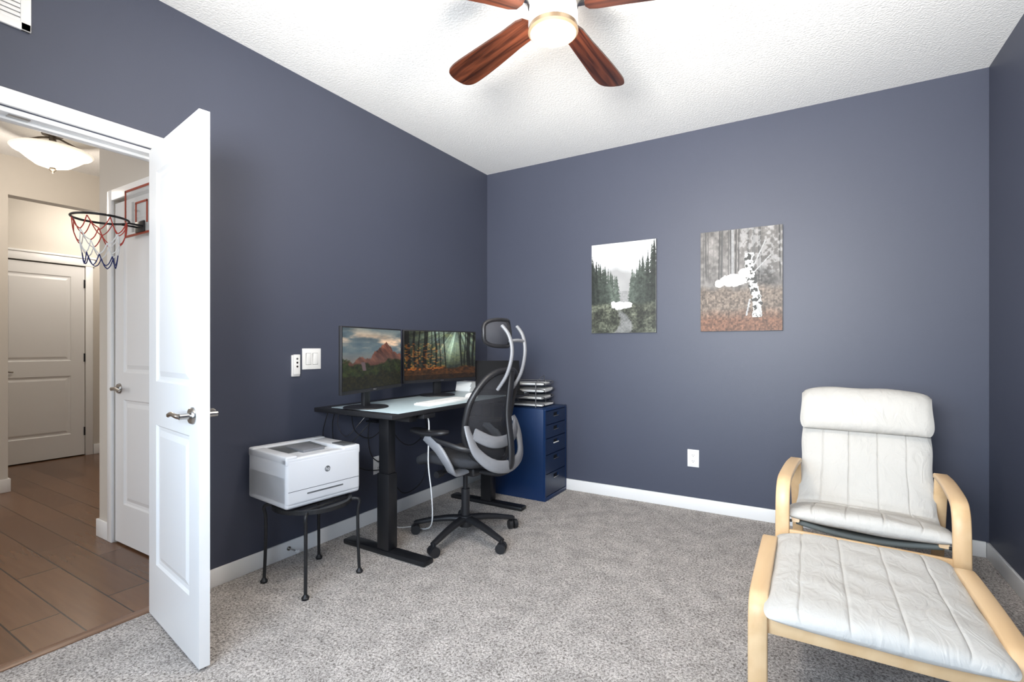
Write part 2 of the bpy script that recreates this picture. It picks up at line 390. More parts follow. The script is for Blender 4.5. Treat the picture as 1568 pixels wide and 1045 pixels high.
for i in range(14):
    z=vz0+.036+i*.0168
    box('louver_%d'%i,(.0005,vy0+.029,z-.0065),(.009,vy1-.029,z+.0065),M_plate,e,bev=.0015)
# ------------------------------------------------------------ framed posters
def poster1(u,v):
    g=fbm(u*3,v*4,3); n=fbm(u*45,v*60,5); n2=fbm(u*9,v*14,9); n4=fbm(u*18,v*24,11)
    s=.74+.14*g
    c=np.stack([s,s*1.005,s*1.02],-1)
    hl_=np.clip((.72-.22*np.abs(u-.42)+.07*fbm(u*6,v*0,8)-v)*14,0,1)[...,None]
    c=c*(1-hl_)+hl_*(.56+.12*g[...,None])
    rs=np.random.RandomState(11); T=[]
    for side in (0,1):
        for k in range(34):
            f=rs.rand(); x=f*.42 if side==0 else 1-f*.40
            top=(.86-.28*f if side==0 else .98-.36*f)+(rs.rand()-.5)*.12
            T.append((f,x,.16,top,.065+.045*rs.rand(),.12+.18*f+.06*rs.rand()))
    T.sort(key=lambda t:-t[0])
    for f,x,base,top,w,dk in T:
        k=np.clip((top-v)/(top-base),0,1); fr=(k*13+x*7+n4)%1
        wd=w*(k**.75)*(.5+.5*fr)*(.45+1.1*n)
        mk=np.clip((wd-np.abs(u-x))*160,0,1)*((v>base)&(v<top)); mk=mk[...,None]
        col=dk*(.45+n*.6+n4*.6)
        c=c*(1-mk)+mk*np.stack([col*.97,col*1.07,col*.98],-1)
    wt=(v<.46)&(v>.3)&(np.abs(u-.5)<.14); c=np.where((wt&(c[...,0]>.50))[...,None],np.stack([.48+.14*n]*3,-1),c)
    gl=np.clip((.31+.07*n2-v)*18,0,1)[...,None]; gv=.10+.42*n*n2*1.6
    c=c*(1-gl)+gl*np.stack([gv,gv*1.04,gv*.90],-1)
    rd=np.clip((.05+.40*np.clip(.25-v,0,1)-np.abs(u-.5-.05*np.sin(v*16))+.05*(n-.5))*26,0,1)*np.clip((.25+.03*n2-v)*20,0,1); rd=rd[...,None]
    rv=.30+.20*n+.1*n2
    c=c*(1-rd)+rd*np.stack([rv,rv*1.01,rv],-1)
    an=(((u-.44)/.11)**2+((v-.30)/.042)**2<1+1.1*(n-.5))|(((u-.57)/.08)**2+((v-.305)/.034)**2<1+.9*(n-.5))|(((u-.35)/.035)**2+((v-.325)/.026)**2<1+.6*(n-.5))
    sh=.82+.16*np.clip((v-.28)*20,0,1)
    c=np.where(an[...,None],np.stack([sh]*3,-1),c)
    return c
def poster2(u,v):
    n=fbm(u*45,v*60,15); n2=fbm(u*7,v*5,19); n3=fbm(u*26,v*30,23); n4=fbm(u*90,v*12,25)
    b=.20+.20*n2+.28*n3
    c=np.stack([b*1.01,b*.98,b*.96],-1)
    rs=np.random.RandomState(5)
    for k in range(26):
        x=rs.rand(); w=.003+.010*rs.rand(); dk=.14+.2*rs.rand(); lean=(rs.rand()-.5)*.06
        mk=np.clip((w-np.abs(u-x-lean*v-.01*(n3-.5)))*150,0,1)*np.clip((v-.42-.08*rs.rand())*15,0,1)*.7
        c=c*(1-mk[...,None])+mk[...,None]*dk
    mk=(np.abs(u-.41)<.018)&(v>.5); c=np.where(mk[...,None],.48+.14*n[...,None],c)
    fo=(n3>.52)&(v>.5)&((u-.8)**2+(v-.85)**2<.10); c=np.where(fo[...,None],c*.55+.30,c)
    bush=np.clip((1+.8*(n2-.5)-((u-.75)**2/.05+(v-.5)**2/.02))*2,0,1)[...,None]; c=c*(1-bush*(.6-.6*n[...,None]))
    gl=np.clip((.43+.08*n2-v)*14,0,1)[...,None]; gv=.12+.40*n+.14*n4
    c=c*(1-gl)+gl*np.stack([gv*1.06,gv*.95,gv*.86],-1)
    low=np.clip((.20+.06*n2-v)*8,0,1); c=c*(1-low[...,None]*(1-np.array([1.0,.80,.70])))
    tx=.66+.05*np.sin(v*7); br=(np.abs(u-tx)<.055*(.45+1.1*n3))&(v>.13)&(v<.76)
    bv=np.where(n3+.4*(n-.5)>.56,.22,.80)+.12*(n-.5)
    c=np.where(br[...,None],np.stack([bv,bv,bv*.98],-1),c)
    for (x0,y0,x1,y1,w) in [(.66,.62,.80,.86,.007),(.66,.56,.86,.72,.006),(.62,.30,.58,.16,.012),(.70,.25,.76,.15,.012)]:
        dx,dy=x1-x0,y1-y0; t=np.clip(((u-x0)*dx+(v-y0)*dy)/(dx*dx+dy*dy),0,1); dd=np.hypot(u-x0-t*dx,v-y0-t*dy)
        c=np.where((dd<w*(.2+1.4*n))[...,None],.55+.15*n[...,None],c)
    an=(((u-.42)/.17)**2+((v-.50)/.062)**2<1+.8*(n-.5))|(((u-.55)/.07)**2+((v-.565)/.045)**2<1+.6*(n-.5))|(((u-.24)/.055)**2+((v-.475)/.04)**2<1+.6*(n-.5))
    sh=.90-.22*np.clip((.50-v)*10,0,1)+.08*n
    c=np.where(an[...,None],np.stack([sh,sh*.985,sh*.96],-1),c)
    return c
def poster(name,x0,x1,z0,z1,f):
    e=empty(name,(x0,Y1,z0)); w=x1-x0;h=z1-z0
    box('panel',(0,-.02,0),(w,-.0,h),M_prng,e,bev=.001)
    painted('print',(.002,-.0208,.002),(w-.004,0,0),(0,0,h-.004),300,410,f,.5,parent=e,spec=.3)
poster('wall_art_print',1.018,1.532,1.283,1.987,poster1)
poster('wall_art_print.001',1.845,2.361,1.285,1.989,poster2)
# ------------------------------------------------------------ ceiling fan
fan=empty('ceiling_fan',(1.69,1.654,0))
M_glass=mat('lamp_glass_glow',(.9,.9,.88),.3,emit=(1,.94,.84),estr=4)
M_glass2=mat('lamp_glass_side',(.85,.85,.83),.3,emit=(1,.94,.86),estr=.8)
lathe('canopy',[(0,H),(.075,H),(.07,H-.03),(.03,H-.05),(0,H-.05)],M_nick,fan)
cyl('downrod',(0,0,H-.06),(0,0,H-.14),.013,M_nick,fan)
lathe('motor_housing',[(0,2.62),(.04,2.62),(.09,2.60),(.11,2.57),(.115,2.53),(.115,2.49),(.10,2.475),(0,2.475)],M_nick,fan)
lathe('hub',[(0,2.475),(.085,2.475),(.085,2.45),(0,2.45)],M_nick,fan)
lathe('fitter_ring',[(0,2.455),(.092,2.455),(.094,2.448),(0,2.444)],M_nick,fan)
lathe('glass_drum',[(.0,2.448),(.088,2.448),(.091,2.42),(.092,2.385),(.091,2.368),(.084,2.366)],M_glass2,fan)
M_tan=mat('lamp_ring_tan',(.24,.18,.12),.35,.6)
lathe('glass_bottom_ring',[(.091,2.37),(.0935,2.352),(.086,2.345),(.073,2.349),(.073,2.36),(.091,2.37)],M_tan,fan)
lathe('glass_diffuser',[(.075,2.356),(.05,2.346),(0,2.343)],M_glass,fan)
for i in range(5):
    ang=math.radians(89+72*i-0)
    ce=empty('blade_arm_%d'%i,(0,0,2.442),ang); ce.parent=fan
    out=[]
    for x,y in [(.13,-.042),(.25,-.054),(.40,-.065),(.53,-.070),(.60,-.066),(.635,-.046),(.645,-.01),(.642,.026),(.625,.056),(.59,.068),(.53,.070),(.40,.062),(.25,.052),(.13,.042)]: out.append((x,y))
    pts=cat([(x,y,0) for x,y in out],3,True)
    n=len(pts); tilt=math.radians(11)
    vs=[(p.x,p.y*math.cos(tilt),p.y*math.sin(tilt)-.004) for p in pts]+[(p.x,p.y*math.cos(tilt),p.y*math.sin(tilt)+.004) for p in pts]
    fs=[tuple(range(n))[::-1],tuple(range(n,2*n))]+[(k,(k+1)%n,n+(k+1)%n,n+k) for k in range(n)]
    mobj('blade',vs,fs,M_blade,ce)
    box('bracket',(.07,-.02,.004),(.2,.02,.010),M_nick,ce,bev=.002)
# ------------------------------------------------------------ hall lamp
hl=empty('hall_ceiling_lamp',(-2.23,1.36,0))
M_alab=mat('alabaster_glass',(.80,.76,.70),.35,emit=(1,.88,.72),estr=.5,noise=(9,.15))
M_brz=mat('lamp_bronze',(.12,.10,.08),.4,.8)
lathe('canopy',[(0,H),(.065,H),(.06,H-.02),(.02,H-.03),(.02,H-.06),(0,H-.06)],M_brz,hl)
lathe('bowl',[(.212,2.610),(.225,2.604),(.19,2.577),(.15,2.542),(.10,2.504),(.05,2.487),(0,2.482)],M_alab,hl)
lathe('rim',[(.215,2.604),(.222,2.614),(.232,2.604),(.222,2.594),(.215,2.604)],M_alab,hl)
lathe('finial',[(0,2.487),(.016,2.484),(.024,2.470),(.012,2.460),(.008,2.450),(0,2.442)],M_brz,hl)
for i in range(3):
    t=i*2.094+.4; tube('arm_%d'%i,[(.015*math.cos(t),.015*math.sin(t),2.70),(.06*math.cos(t),.06*math.sin(t),2.69),(.12*math.cos(t),.12*math.sin(t),2.66),(.21*math.cos(t),.21*math.sin(t),2.614)],.007,M_brz,hl,sm=4)
# ------------------------------------------------------------ basketball hoop
bh=empty('basketball_hoop',(-.65,CY,0))
M_red=mat('hoop_red',rgb(150,58,36),.4); M_clear=mat('clear_board',(.75,.76,.76),.15,alpha=.35)
M_nr=mat('net_red',rgb(180,66,56),.7);M_nw=mat('net_white',(.8,.8,.8),.7);M_nb=mat('net_blue',rgb(36,46,100),.7)
yb=-.035
box('backboard',(-.2,yb-.004,1.80),(.2,yb,2.07),M_clear,bh)
for i,(p,q_) in enumerate([((-.2,yb-.008,1.80),(.2,yb-.004,1.812)),((-.2,yb-.008,2.058),(.2,yb-.004,2.07)),((-.2,yb-.008,1.80),(-.188,yb-.004,2.07)),((.188,yb-.008,1.80),(.2,yb-.004,2.07)),
   ((-.07,yb-.008,1.86),(-.06,yb-.004,1.98)),((.06,yb-.008,1.86),(.07,yb-.004,1.98)),((-.07,yb-.008,1.975),(.07,yb-.004,1.985))]): box('border_%d'%i,p,q_,M_red,bh)
for x in (-.13,.13): box('over_door_hook',(x-.012,-.031,1.95),(x+.012,-.0,1.958),M_blkm,bh); box('hook_back',(x-.012,-.031,1.83),(x+.012,-.027,2.0),M_blkm,bh)
box('rim_plate',(-.05,yb-.016,1.81),(.05,yb-.008,1.87),M_blkm,bh,bev=.002)
box('rim_arm_1',(-.04,yb-.085,1.836),(-.028,yb-.01,1.844),M_blkm,bh); box('rim_arm_2',(.028,yb-.085,1.836),(.04,yb-.01,1.844),M_blkm,bh)
cy=yb-.19; R=.118
tube('rim',[(R*math.cos(t),cy+R*math.sin(t),1.845) for t in np.linspace(0,2*math.pi,37)[:-1]],.006,M_blkm,bh,closed=True)
N=8
def np_(k,lv):
    t=2*math.pi*k/N; r=[R,.104,.085,.072,.066][lv]; z=[1.838,1.77,1.71,1.655,1.60][lv]
    return V((r*math.cos(t),cy+r*math.sin(t),z+.008*math.sin(k*5+lv*2)))
for k in range(N):
    for lv,m_ in ((0,M_nr),(1,M_nr if k%2 else M_nw),(2,M_nw),(3,M_nb)):
        s=.5*lv
        for sg in (.5,-.5):
            a_=np_(k+s,lv);b_=np_(k+s+sg,lv+1); mid=(a_+b_)/2+V((0,0,-.012)); tube('net',[a_,mid,b_],.0027,m_,bh,n=6,sm=3)
# ------------------------------------------------------------ desk
DZ=.83
desk=empty('standing_desk',(0,0,0))
DX0,DX1,DA,DB=.06,.675,1.85,3.30
box('desktop',(DX0,DA,DZ-.028),(DX1,DB,DZ-.003),M_blk,desk,bev=.004)
box('glass_surface',(DX0+.09,DA+.05,DZ-.003),(DX1-.004,DB-.03,DZ),M_mat,desk,bev=.001)
for y,t in ((2.045,'a'),(3.08,'b')):
    box('foot_'+t,(.12,y-.04,0.0),(.755,y+.04,.03),M_blkm,desk,bev=.01)
    box('column_outer_'+t,(.40,y-.035,.03),(.49,y+.035,.46),M_blkm,desk,bev=.004)
    box('column_inner_'+t,(.408,y-.028,.46),(.482,y+.028,.78),M_blkm,desk,bev=.003)
    box('bracket_'+t,(.14,y-.03,.765),(.64,y+.03,DZ-.028),M_blkm,desk,bev=.004)
box('crossbeam',(.41,2.07,.765),(.48,3.06,DZ-.03),M_blkm,desk,bev=.004)
box('control_box',(.18,2.4,.75),(.30,2.75,DZ-.028),M_blk,desk,bev=.004)
box('hand_controller',(.60,2.10,.775),(.67,2.2,DZ-.028),M_blk,desk,bev=.004)
box('cable_tray',(.10,2.2,.70),(.20,2.9,.712),M_blkm,desk,bev=.003)
box('power_strip',(.12,2.35,.712),(.18,2.75,.75),M_blk,desk,bev=.004)
tube('power_cable_white',[(.62,2.16,.80),(.63,2.19,.74),(.60,2.22,.5),(.60,2.25,.3),(.56,2.30,.12),(.44,2.38,.03),(.30,2.42,.006),(.22,2.36,.006),(.10,2.30,.05)],.004,M_plate,desk,sm=8,n=8)
for i,pth in enumerate([[(.12,1.95,.80),(.06,1.98,.70),(.05,2.02,.55),(.06,2.2,.40),(.07,2.35,.36),(.02,2.395,.36)],
  [(.10,2.25,.80),(.07,2.25,.6),(.06,2.3,.45),(.08,2.42,.38),(.02,2.40,.395)],
  [(.14,2.05,.80),(.12,2.10,.66),(.13,2.22,.60),(.15,2.34,.68),(.15,2.40,.73)],
  [(.20,2.30,.80),(.18,2.38,.60),(.16,2.55,.50),(.17,2.70,.58),(.15,2.75,.73)],
  [(.15,2.70,.72),(.10,2.80,.45),(.12,2.72,.22),(.10,2.55,.16),(.06,2.46,.28),(.02,2.40,.36)],
  [(.12,1.90,.80),(.05,1.92,.66),(.05,1.97,.56),(.09,2.08,.58),(.14,2.2,.70)]]):
    tube('power_cable_black_%d'%i,pth,.0035,M_blk,desk,sm=8,n=8)
tube('monitor_cable_grey',[(.12,1.98,.80),(.06,2.02,.70),(.04,2.10,.62),(.06,2.2,.70),(.12,2.25,.80)],.002,M_nick,desk,sm=8,n=8)
# monitors
def mon1(u,v):
    n=fbm(u*8,v*10,41); n2=fbm(u*40,v*36,43); cl=fbm(u*4,v*11,47,6); n5=fbm(u*16+v*10,v*8,52,6)
    sky=np.stack([.26+.26*cl,.33+.22*cl,.38+.14*cl],-1)
    wm=np.clip(1-np.abs(v-.84+.10*u)*5,0,1)*np.clip(cl*3.2-1.2,0,1); sky=sky+wm[...,None]*np.array([.55,.34,.20])
    dkc=np.clip(fbm(u*3,v*7,57)*3-1.6,0,1)*np.clip((v-.72)*5,0,1); sky=sky*(1-.4*dkc[...,None])
    c=sky
    ri=fbm(u*14,v*0,49)
    m1=.48+.28*np.clip(1-np.abs(u-.64)/.20,0,1)**.7+.16*np.clip(1-np.abs(u-.86)/.20,0,1)**.8+.05*np.clip(1-np.abs(u-.38)/.12,0,1)+.14*(ri-.5)
    mk=np.clip((m1-v)*60,0,1)[...,None]; k=.10+1.0*n5*np.clip(.5+1.2*(v-.4),.4,1.2)
    c=c*(1-mk)+mk*np.stack([.72*k+.04,.42*k+.03,.30*k+.04],-1)
    hz=np.clip((.62-v)*5,0,1)*np.clip((v-.36)*8,0,1); c=c*(1-.55*hz[...,None])+.55*hz[...,None]*np.array([.42,.33,.30])
    gl=np.clip((.46+.20*(n-.5)-.10*(.5-np.abs(u-.5))-v)*30,0,1)[...,None]; c=c*(1-gl)+gl*np.stack([.10*n5+.16*n2,.16*n5+.15*n2,.08*n5+.06*n2],-1)
    rv=np.clip((.025+.03*n-np.abs(u-.30-.25*(.45-v)))*60,0,1)*((v<.44)&(v>.30)); c=c*(1-rv[...,None])+rv[...,None]*np.array([.36,.30,.31])
    dl=np.clip((.27+.26*(n-.5)-v)*20,0,1)[...,None]; c=c*(1-dl)+dl*np.stack([.03+.15*n2,.045+.12*n2,.03+.04*n2],-1)
    return c
def mon2(u,v):
    n=fbm(u*10,v*12,61); n2=fbm(u*35,v*35,63)
    c=np.stack([.05+.22*n2*n*1.6,.07+.20*n2*n*1.6,.05+.12*n2],-1)
    a=np.arctan2(v-1.15,u-.72); ray=np.clip(fbm(a*9,a*0,66)*2.4-.85,0,1)*np.exp(-((u-.66)**2+(v-.85)**2)*6)
    glow=np.exp(-((u-.62)**2*14+(v-.72)**2*9))
    c=c+ (ray*.6+glow*.34)[...,None]*np.array([.85,.98,.88])
    for x,w,s in [(.04,.035,0),(.13,.018,1),(.19,.012,2),(.27,.03,3),(.35,.010,4),(.41,.016,5),(.47,.010,6),(.54,.012,6.5),(.78,.014,7),(.84,.012,3.3),(.90,.032,8),(.97,.02,9)]:
        mk=np.clip((w-np.abs(u-x-.012*np.sin(v*5+s)-.01*(n-.5)))*120,0,1)*(v>.2); c=c*(1-.72*mk[...,None])
    gl=np.clip((.26+.12*(n-.5)-v)*25,0,1)[...,None]; k=.15+.8*n2
    c=c*(1-gl)+gl*np.stack([.80*k,.48*k,.22*k],-1)*(.5+.8*glow[...,None])
    d=(v<.10); c=np.where(d[...,None],c*.6,c)
    lf=np.clip((n2-.52)*9,0,1)*((v>.2)&(v<.75))*np.clip((.58-u)*6,0,1); c=c+lf[...,None]*np.array([.30,.15,.03])
    return c
def monitor(name,pa,pb,z0,z1,f):
    pa=V((*pa,0));pb=V((*pb,0)); w=(pb-pa).length; ang=math.atan2((pb-pa).y,(pb-pa).x)
    e=empty(name,(pa.x,pa.y,DZ),ang); h0=z0-DZ;h1=z1-DZ
    box('housing',(0,0,h0),(w,.018,h1),M_blk,e,bev=.003)
    box('back_shell',(w*.15,.018,h0+.03),(w*.85,.045,h1-.06),M_blk,e,bev=.01)
    painted('screen',(.008,-.0012,h0+.02),(w-.016,0,0),(0,0,h1-h0-.028),340,200,f,.25,emis=1.05,parent=e,spec=.2)
    box('chin',(0.0,-.002,h0),(w,0,h0+.018),M_blk,e)
    box('badge',(w/2-.015,-.003,h0+.006),(w/2+.015,-.002,h0+.012),M_nick,e)
    lathe('stand_base',[(0,0.012),(.08,.011),(.125,.006),(.127,0.001),(0,0.001)],M_blk,e,(w/2,.055,0))
    box('stand_neck',(w/2-.03,.045,.008),(w/2+.03,.07,h0+.16),M_blk,e,bev=.005)
    return e
monitor('computer_monitor',(.455,1.715),(.30,2.31),.927,1.287,mon1)
monitor('computer_monitor.001',(.200,2.434),(.357,3.045),.931,1.291,mon2)
kb=empty('keyboard',(.55,2.42,DZ),math.radians(92))
box('body',(-.21,-.06,0),(.21,.06,.012),M_plate,kb,bev=.004)
for r in range(5):
    for c_ in range(15):
        x=-.2+c_*.0268; y=-.05+r*.0205
        if r==0 and 4<=c_<=8: continue
        box('key',(x,y,.012),(x+.024,y+.0175,.016),M_paper,kb)
box('space',(-.2+4*.0268,-.05,.012),(-.2+9*.0268-.003,-.0325,.016),M_paper,kb)
ms=empty('computer_mouse',(.52,2.76,DZ),math.radians(90))
bm=bmesh.new(); bmesh.ops.create_uvsphere(bm,u_segments=24,v_segments=14,radius=1)
for v in bm.verts: v.co=V((v.co.x*.03,v.co.y*.052,max(v.co.z,0)*.032))
me=bpy.data.meshes.new('shell'); bm.to_mesh(me); bm.free(); me.materials.append(M_plate); o=bpy.data.objects.new('shell',me); o.parent=ms; COL.objects.link(o); autosm(o)
lp=empty('laptop',(.475,3.17,DZ),math.radians(38))
box('base',(-.17,-.22,0),(.17,.01,.018),M_lap,lp,bev=.003)
box('keys',(-.15,-.12,.018),(.15,-.02,.020),M_lap,lp)
box('lid',(-.17,0,.015),(.17,.008,.245),M_lap,lp,bev=.003,rot=Matrix.Rotation(math.radians(-12),4,'X'),piv=(0,0,.015))
pp=empty('paper_stack',(.19,3.17,DZ),.0)
for i in range(6): box('sheet_%d'%i,(-.07+i*.002,-.065,.0+i*.012),(.07+i*.002,.065-.003*i,.012+i*.012),M_paper,pp,rot=Matrix.Rotation(.04*(i%3-1),4,'Z'))
# ------------------------------------------------------------ drawer cabinet
cb=empty('drawer_cabinet',(0,0,0)); cx0,cx1,cy0,cy1=.22,.80,3.325,3.705
box('carcass',(cx0,cy0,.0),(cx1-.018,cy1,.70),M_blue,cb,bev=.002)
box('top_lip',(cx1-.018,cy0,.685),(cx1,cy1,.70),M_blue,cb,bev=.001)
box('plinth',(cx1-.018,cy0,0),(cx1,cy1,.03),M_blue,cb,bev=.001)
box('side_l',(cx1-.018,cy0,.03),(cx1,cy0+.015,.685),M_blue,cb); box('side_r',(cx1-.018,cy1-.015,.03),(cx1,cy1,.685),M_blue,cb)
box('gap_shadow',(cx1-.02,cy0+.014,.03),(cx1-.016,cy1-.014,.685),M_hole,cb)
zz=[.683,.578,.473,.348,.203,.033]
for i in range(5):
    z1,z0=zz[i]-.003,zz[i+1]+.003; yc=(cy0+cy1)/2
    hs=.045
    box('drawer_%d_low'%i,(cx1-.016,cy0+.018,z0),(cx1-.001,cy1-.018,z1-.045),M_bluef,cb)
    box('drawer_%d_l'%i,(cx1-.016,cy0+.018,z1-.045),(cx1-.001,yc-hs,z1),M_bluef,cb)
    box('drawer_%d_r'%i,(cx1-.016,yc+hs,z1-.045),(cx1-.001,cy1-.018,z1),M_bluef,cb)
    box('drawer_%d_t'%i,(cx1-.016,yc-hs,z1-.018),(cx1-.001,yc+hs,z1),M_bluef,cb)
    box('handle_lip_%d'%i,(cx1-.006,yc-hs,z1-.048),(cx1+.002,yc+hs,z1-.042),M_plate if i==2 else M_nick,cb)
lt=empty('letter_tray',(.56,3.51,.70),math.radians(8))
M_wire=mat('tray_silver',(.22,.22,.23),.35,.8)
for k in range(4):
    z=.012+k*.055
    tube('rim_%d'%k,[(-.16,-.12,z+.02),(.14,-.12,z+.02),(.16,-.08,z),(.16,.08,z),(.14,.12,z+.02),(-.16,.12,z+.02)],.004,M_wire,lt,sm=4,n=6)
    box('shelf_%d'%k,(-.16,-.118,z-.003),(.155,.118,z),M_wire,lt)
    box('papers_%d'%k,(-.14,-.10,z),(.165-.02*(k%2),.105,z+.010+.006*(k%3)),M_paper,lt,rot=Matrix.Rotation(.07*(k-1.5),4,'Z'))
for sx in (-.14,.10):
    for sy in (-.12,.12): cyl('post',(sx,sy,0),(sx,sy,.20),.004,M_wire,lt,n=8)
tube('loop',[(.10,-.12,.19),(.13,-.08,.235),(.13,.0,.24),(.10,.06,.20)],.003,M_wire,lt,sm=5,n=6)
# ------------------------------------------------------------ office chair (local +x = facing)
CR=180
oc=empty('office_chair',(.685,2.47,0),math.radians(CR))
for i in range(5):
    t=math.radians(-87-CR+72*i); c_,s_=math.cos(t),math.sin(t)
    path=[(c_*r,s_*r,z) for r,z in ((.02,.115),(.10,.113),(.2,.098),(.29,.078),(.33,.070))]
    sweep('leg_%d'%i,cat(path,4),rect(.055,.032,.6),M_blk,oc,up=(-s_,c_,0),scale=list(np.linspace(1.05,.66,17)))
    x,y=c_*.325,s_*.325
    cyl('caster_stem_%d'%i,(x,y,.03),(x,y,.075),.008,M_blk,oc,n=10)
    t2=t+1.1+i; dx,dy=math.cos(t2),math.sin(t2)
    for s in (-1,1):
        a_=V((x+dx*.006*s,y+dy*.006*s,.0285)); b_=V((x+dx*.028*s,y+dy*.028*s,.0285)); cyl('wheel_%d'%i,a_,b_,.0285,M_blk,oc,n=20)
lathe('hub',[(0,.07),(.04,.07),(.045,.10),(.04,.135),(.03,.14),(0,.14)],M_blk,oc,n=24)
cyl('gas_cover',(0,0,.13),(0,0,.30),.026,M_blk,oc,n=20); cyl('gas_lift',(0,0,.30),(0,0,.42),.015,M_blkm,oc,n=16)
box('mechanism',(-.12,-.08,.40),(.12,.08,.455),M_blk,oc,bev=.015,seg=3)
for s in (-1,1):
    cyl('tilt_knob',(.05,s*.08,.425),(.05,s*.19,.425),.010,M_blk,oc,n=12); cyl('tilt_knob_end',(.05,s*.17,.425),(.05,s*.22,.425),.02,M_blk,oc,n=16)
secs=[]
for i in range(15):
    f=i/14; x=-.22+.48*f; k=math.sqrt(max(0,1-(2*f-1)**8))*.98+.02
    wy=.235*(.88+.12*math.sin(math.pi*min(1,f*1.2)))*(.72+.28*k); zc=.505-.05*max(0,(f-.7)/.3)**2; th=.038*max(.15,k)
    ring=[]
    for j in range(28):
        a_=2*math.pi*j/28; ca,sa=math.cos(a_),math.sin(a_)
        ring.append((x,wy*math.copysign(abs(ca)**.45,ca),zc+th*math.copysign(abs(sa)**.6,sa)+.012*(ca**2)))
    secs.append(ring)
loft('seat',secs,M_seat,oc)
def bx(y,z):
    base=np.interp(z,[.45,.55,.65,.80,.95,1.06],[-.235,-.22,-.205,-.235,-.275,-.305])
    return float(base+.05*(y/.24)**2)
def bw(z): return float(np.interp(z,[.46,.58,.72,.86,1.0,1.06],[.18,.215,.245,.24,.21,.185]))
def outl(t,r=1):
    ca,sa=math.cos(t),math.sin(t); z=.76+.28*r*math.copysign(abs(sa)**.6,sa); y=bw(.76+.28*math.copysign(abs(sa)**.6,sa))*r*math.copysign(abs(ca)**.6,ca)
    return V((bx(y,z),y,z))
NT=64
RR=[0,.15,.3,.45,.6,.75,.9,1]
def discmesh(name,fn,m):
    vs=[];fs=[]
    for r in RR:
        for k in range(NT): vs.append(fn(2*math.pi*k/NT,r))
    for i in range(len(RR)-1):
        for k in range(NT):
            l=(k+1)%NT; fs.append((i*NT+k,i*NT+l,(i+1)*NT+l,(i+1)*NT+k))
    return mobj(name,vs,fs,m,oc,smooth=True)
discmesh('back_mesh',outl,M_mesh)
sweep('back_frame',[outl(2*math.pi*k/NT) for k in range(NT)],circ(.018,8),M_blk,oc,closed=True)
U=cat([(-.19,-.25,.735),(-.215,-.255,.68),(-.25,-.235,.59),(-.30,-.15,.51),(-.32,0,.48),(-.30,.15,.51),(-.25,.235,.59),(-.215,.255,.68),(-.19,.25,.735)],6)
sc=[.7+.5*math.sin(math.pi*i/(len(U)-1)) for i in range(len(U))]
sweep('lumbar_yoke',U,rect(.018,.062,.8),M_gry,oc,up=(1,0,0),scale=sc)
U2=cat([(-.225,-.225,.69),(-.27,-.12,.635),(-.28,0,.62),(-.27,.12,.635),(-.225,.225,.69)],6)
sweep('lumbar_pad',U2,rect(.018,.07,.8),M_gry,oc,up=(1,0,0))
sp=cat([(.0,0,.425),(-.16,0,.42),(-.27,0,.43),(-.325,0,.48),(-.33,0,.60),(-.31,0,.78),(-.325,0,.95),(-.335,0,1.04)],6)
sweep('spine',sp,rect(.05,.026,.7),M_blk,oc,up=(0,1,0))
for s in (-1,1):
    sweep('headrest_arm_%d'%(s+1),cat([(-.29,s*.085,.93),(-.345,s*.08,1.01),(-.375,s*.075,1.10),(-.38,s*.075,1.18),(-.36,s*.08,1.25),(-.32,s*.085,1.30)],6),rect(.026,.018,.7),M_gry,oc,up=(0,1,0))
sweep('headrest_bridge',cat([(-.37,-.08,1.21),(-.375,0,1.215),(-.37,.08,1.21)],4),rect(.02,.02,.7),M_gry,oc,up=(0,0,1))
def hr(t,r=1):
    ca,sa=math.cos(t),math.sin(t); y=.145*r*math.copysign(abs(ca)**.6,ca); z=1.258+.078*r*math.copysign(abs(sa)**.65,sa)
    return V((-.31+.07*(y/.14)**2+.03*((z-1.255)/.08)**2,y,z))
discmesh('headrest_mesh',hr,M_mesh)
sweep('headrest_frame',[hr(2*math.pi*k/NT) for k in range(NT)],circ(.012,8),M_blk,oc,closed=True)
for s in (-1,1):
    A=cat([(-.10,s*.14,.455),(-.10,s*.25,.46),(-.09,s*.29,.52),(-.03,s*.30,.60),(.06,s*.30,.665)],6)
    sweep('arm_post_%d'%(s+1),A,rect(.06,.02,.7),M_gry,oc,up=(1,0,.3))
    B=cat([(-.235,s*.235,.60),(-.17,s*.285,.615),(-.06,s*.30,.64),(.10,s*.30,.672)],6)
    sweep('arm_brace_%d'%(s+1),B,rect(.03,.016,.7),M_blk,oc,up=(0,0,1))
    secs=[]
    for i in range(13):
        f=i/12; k=max(.12,math.sqrt(max(0,1-(2*f-1)**6)))
        ring=[]
        for j in range(16):
            a_=2*math.pi*j/16; ca,sa=math.cos(a_),math.sin(a_)
            ring.append((-.10+.28*f,s*.295+.045*k*math.copysign(abs(ca)**.6,ca),.69+.006*math.cos(f*6)+.015*k*math.copysign(abs(sa)**.7,sa)))
        secs.append(ring)
    loft('arm_pad_%d'%(s+1),secs,M_blk,oc)
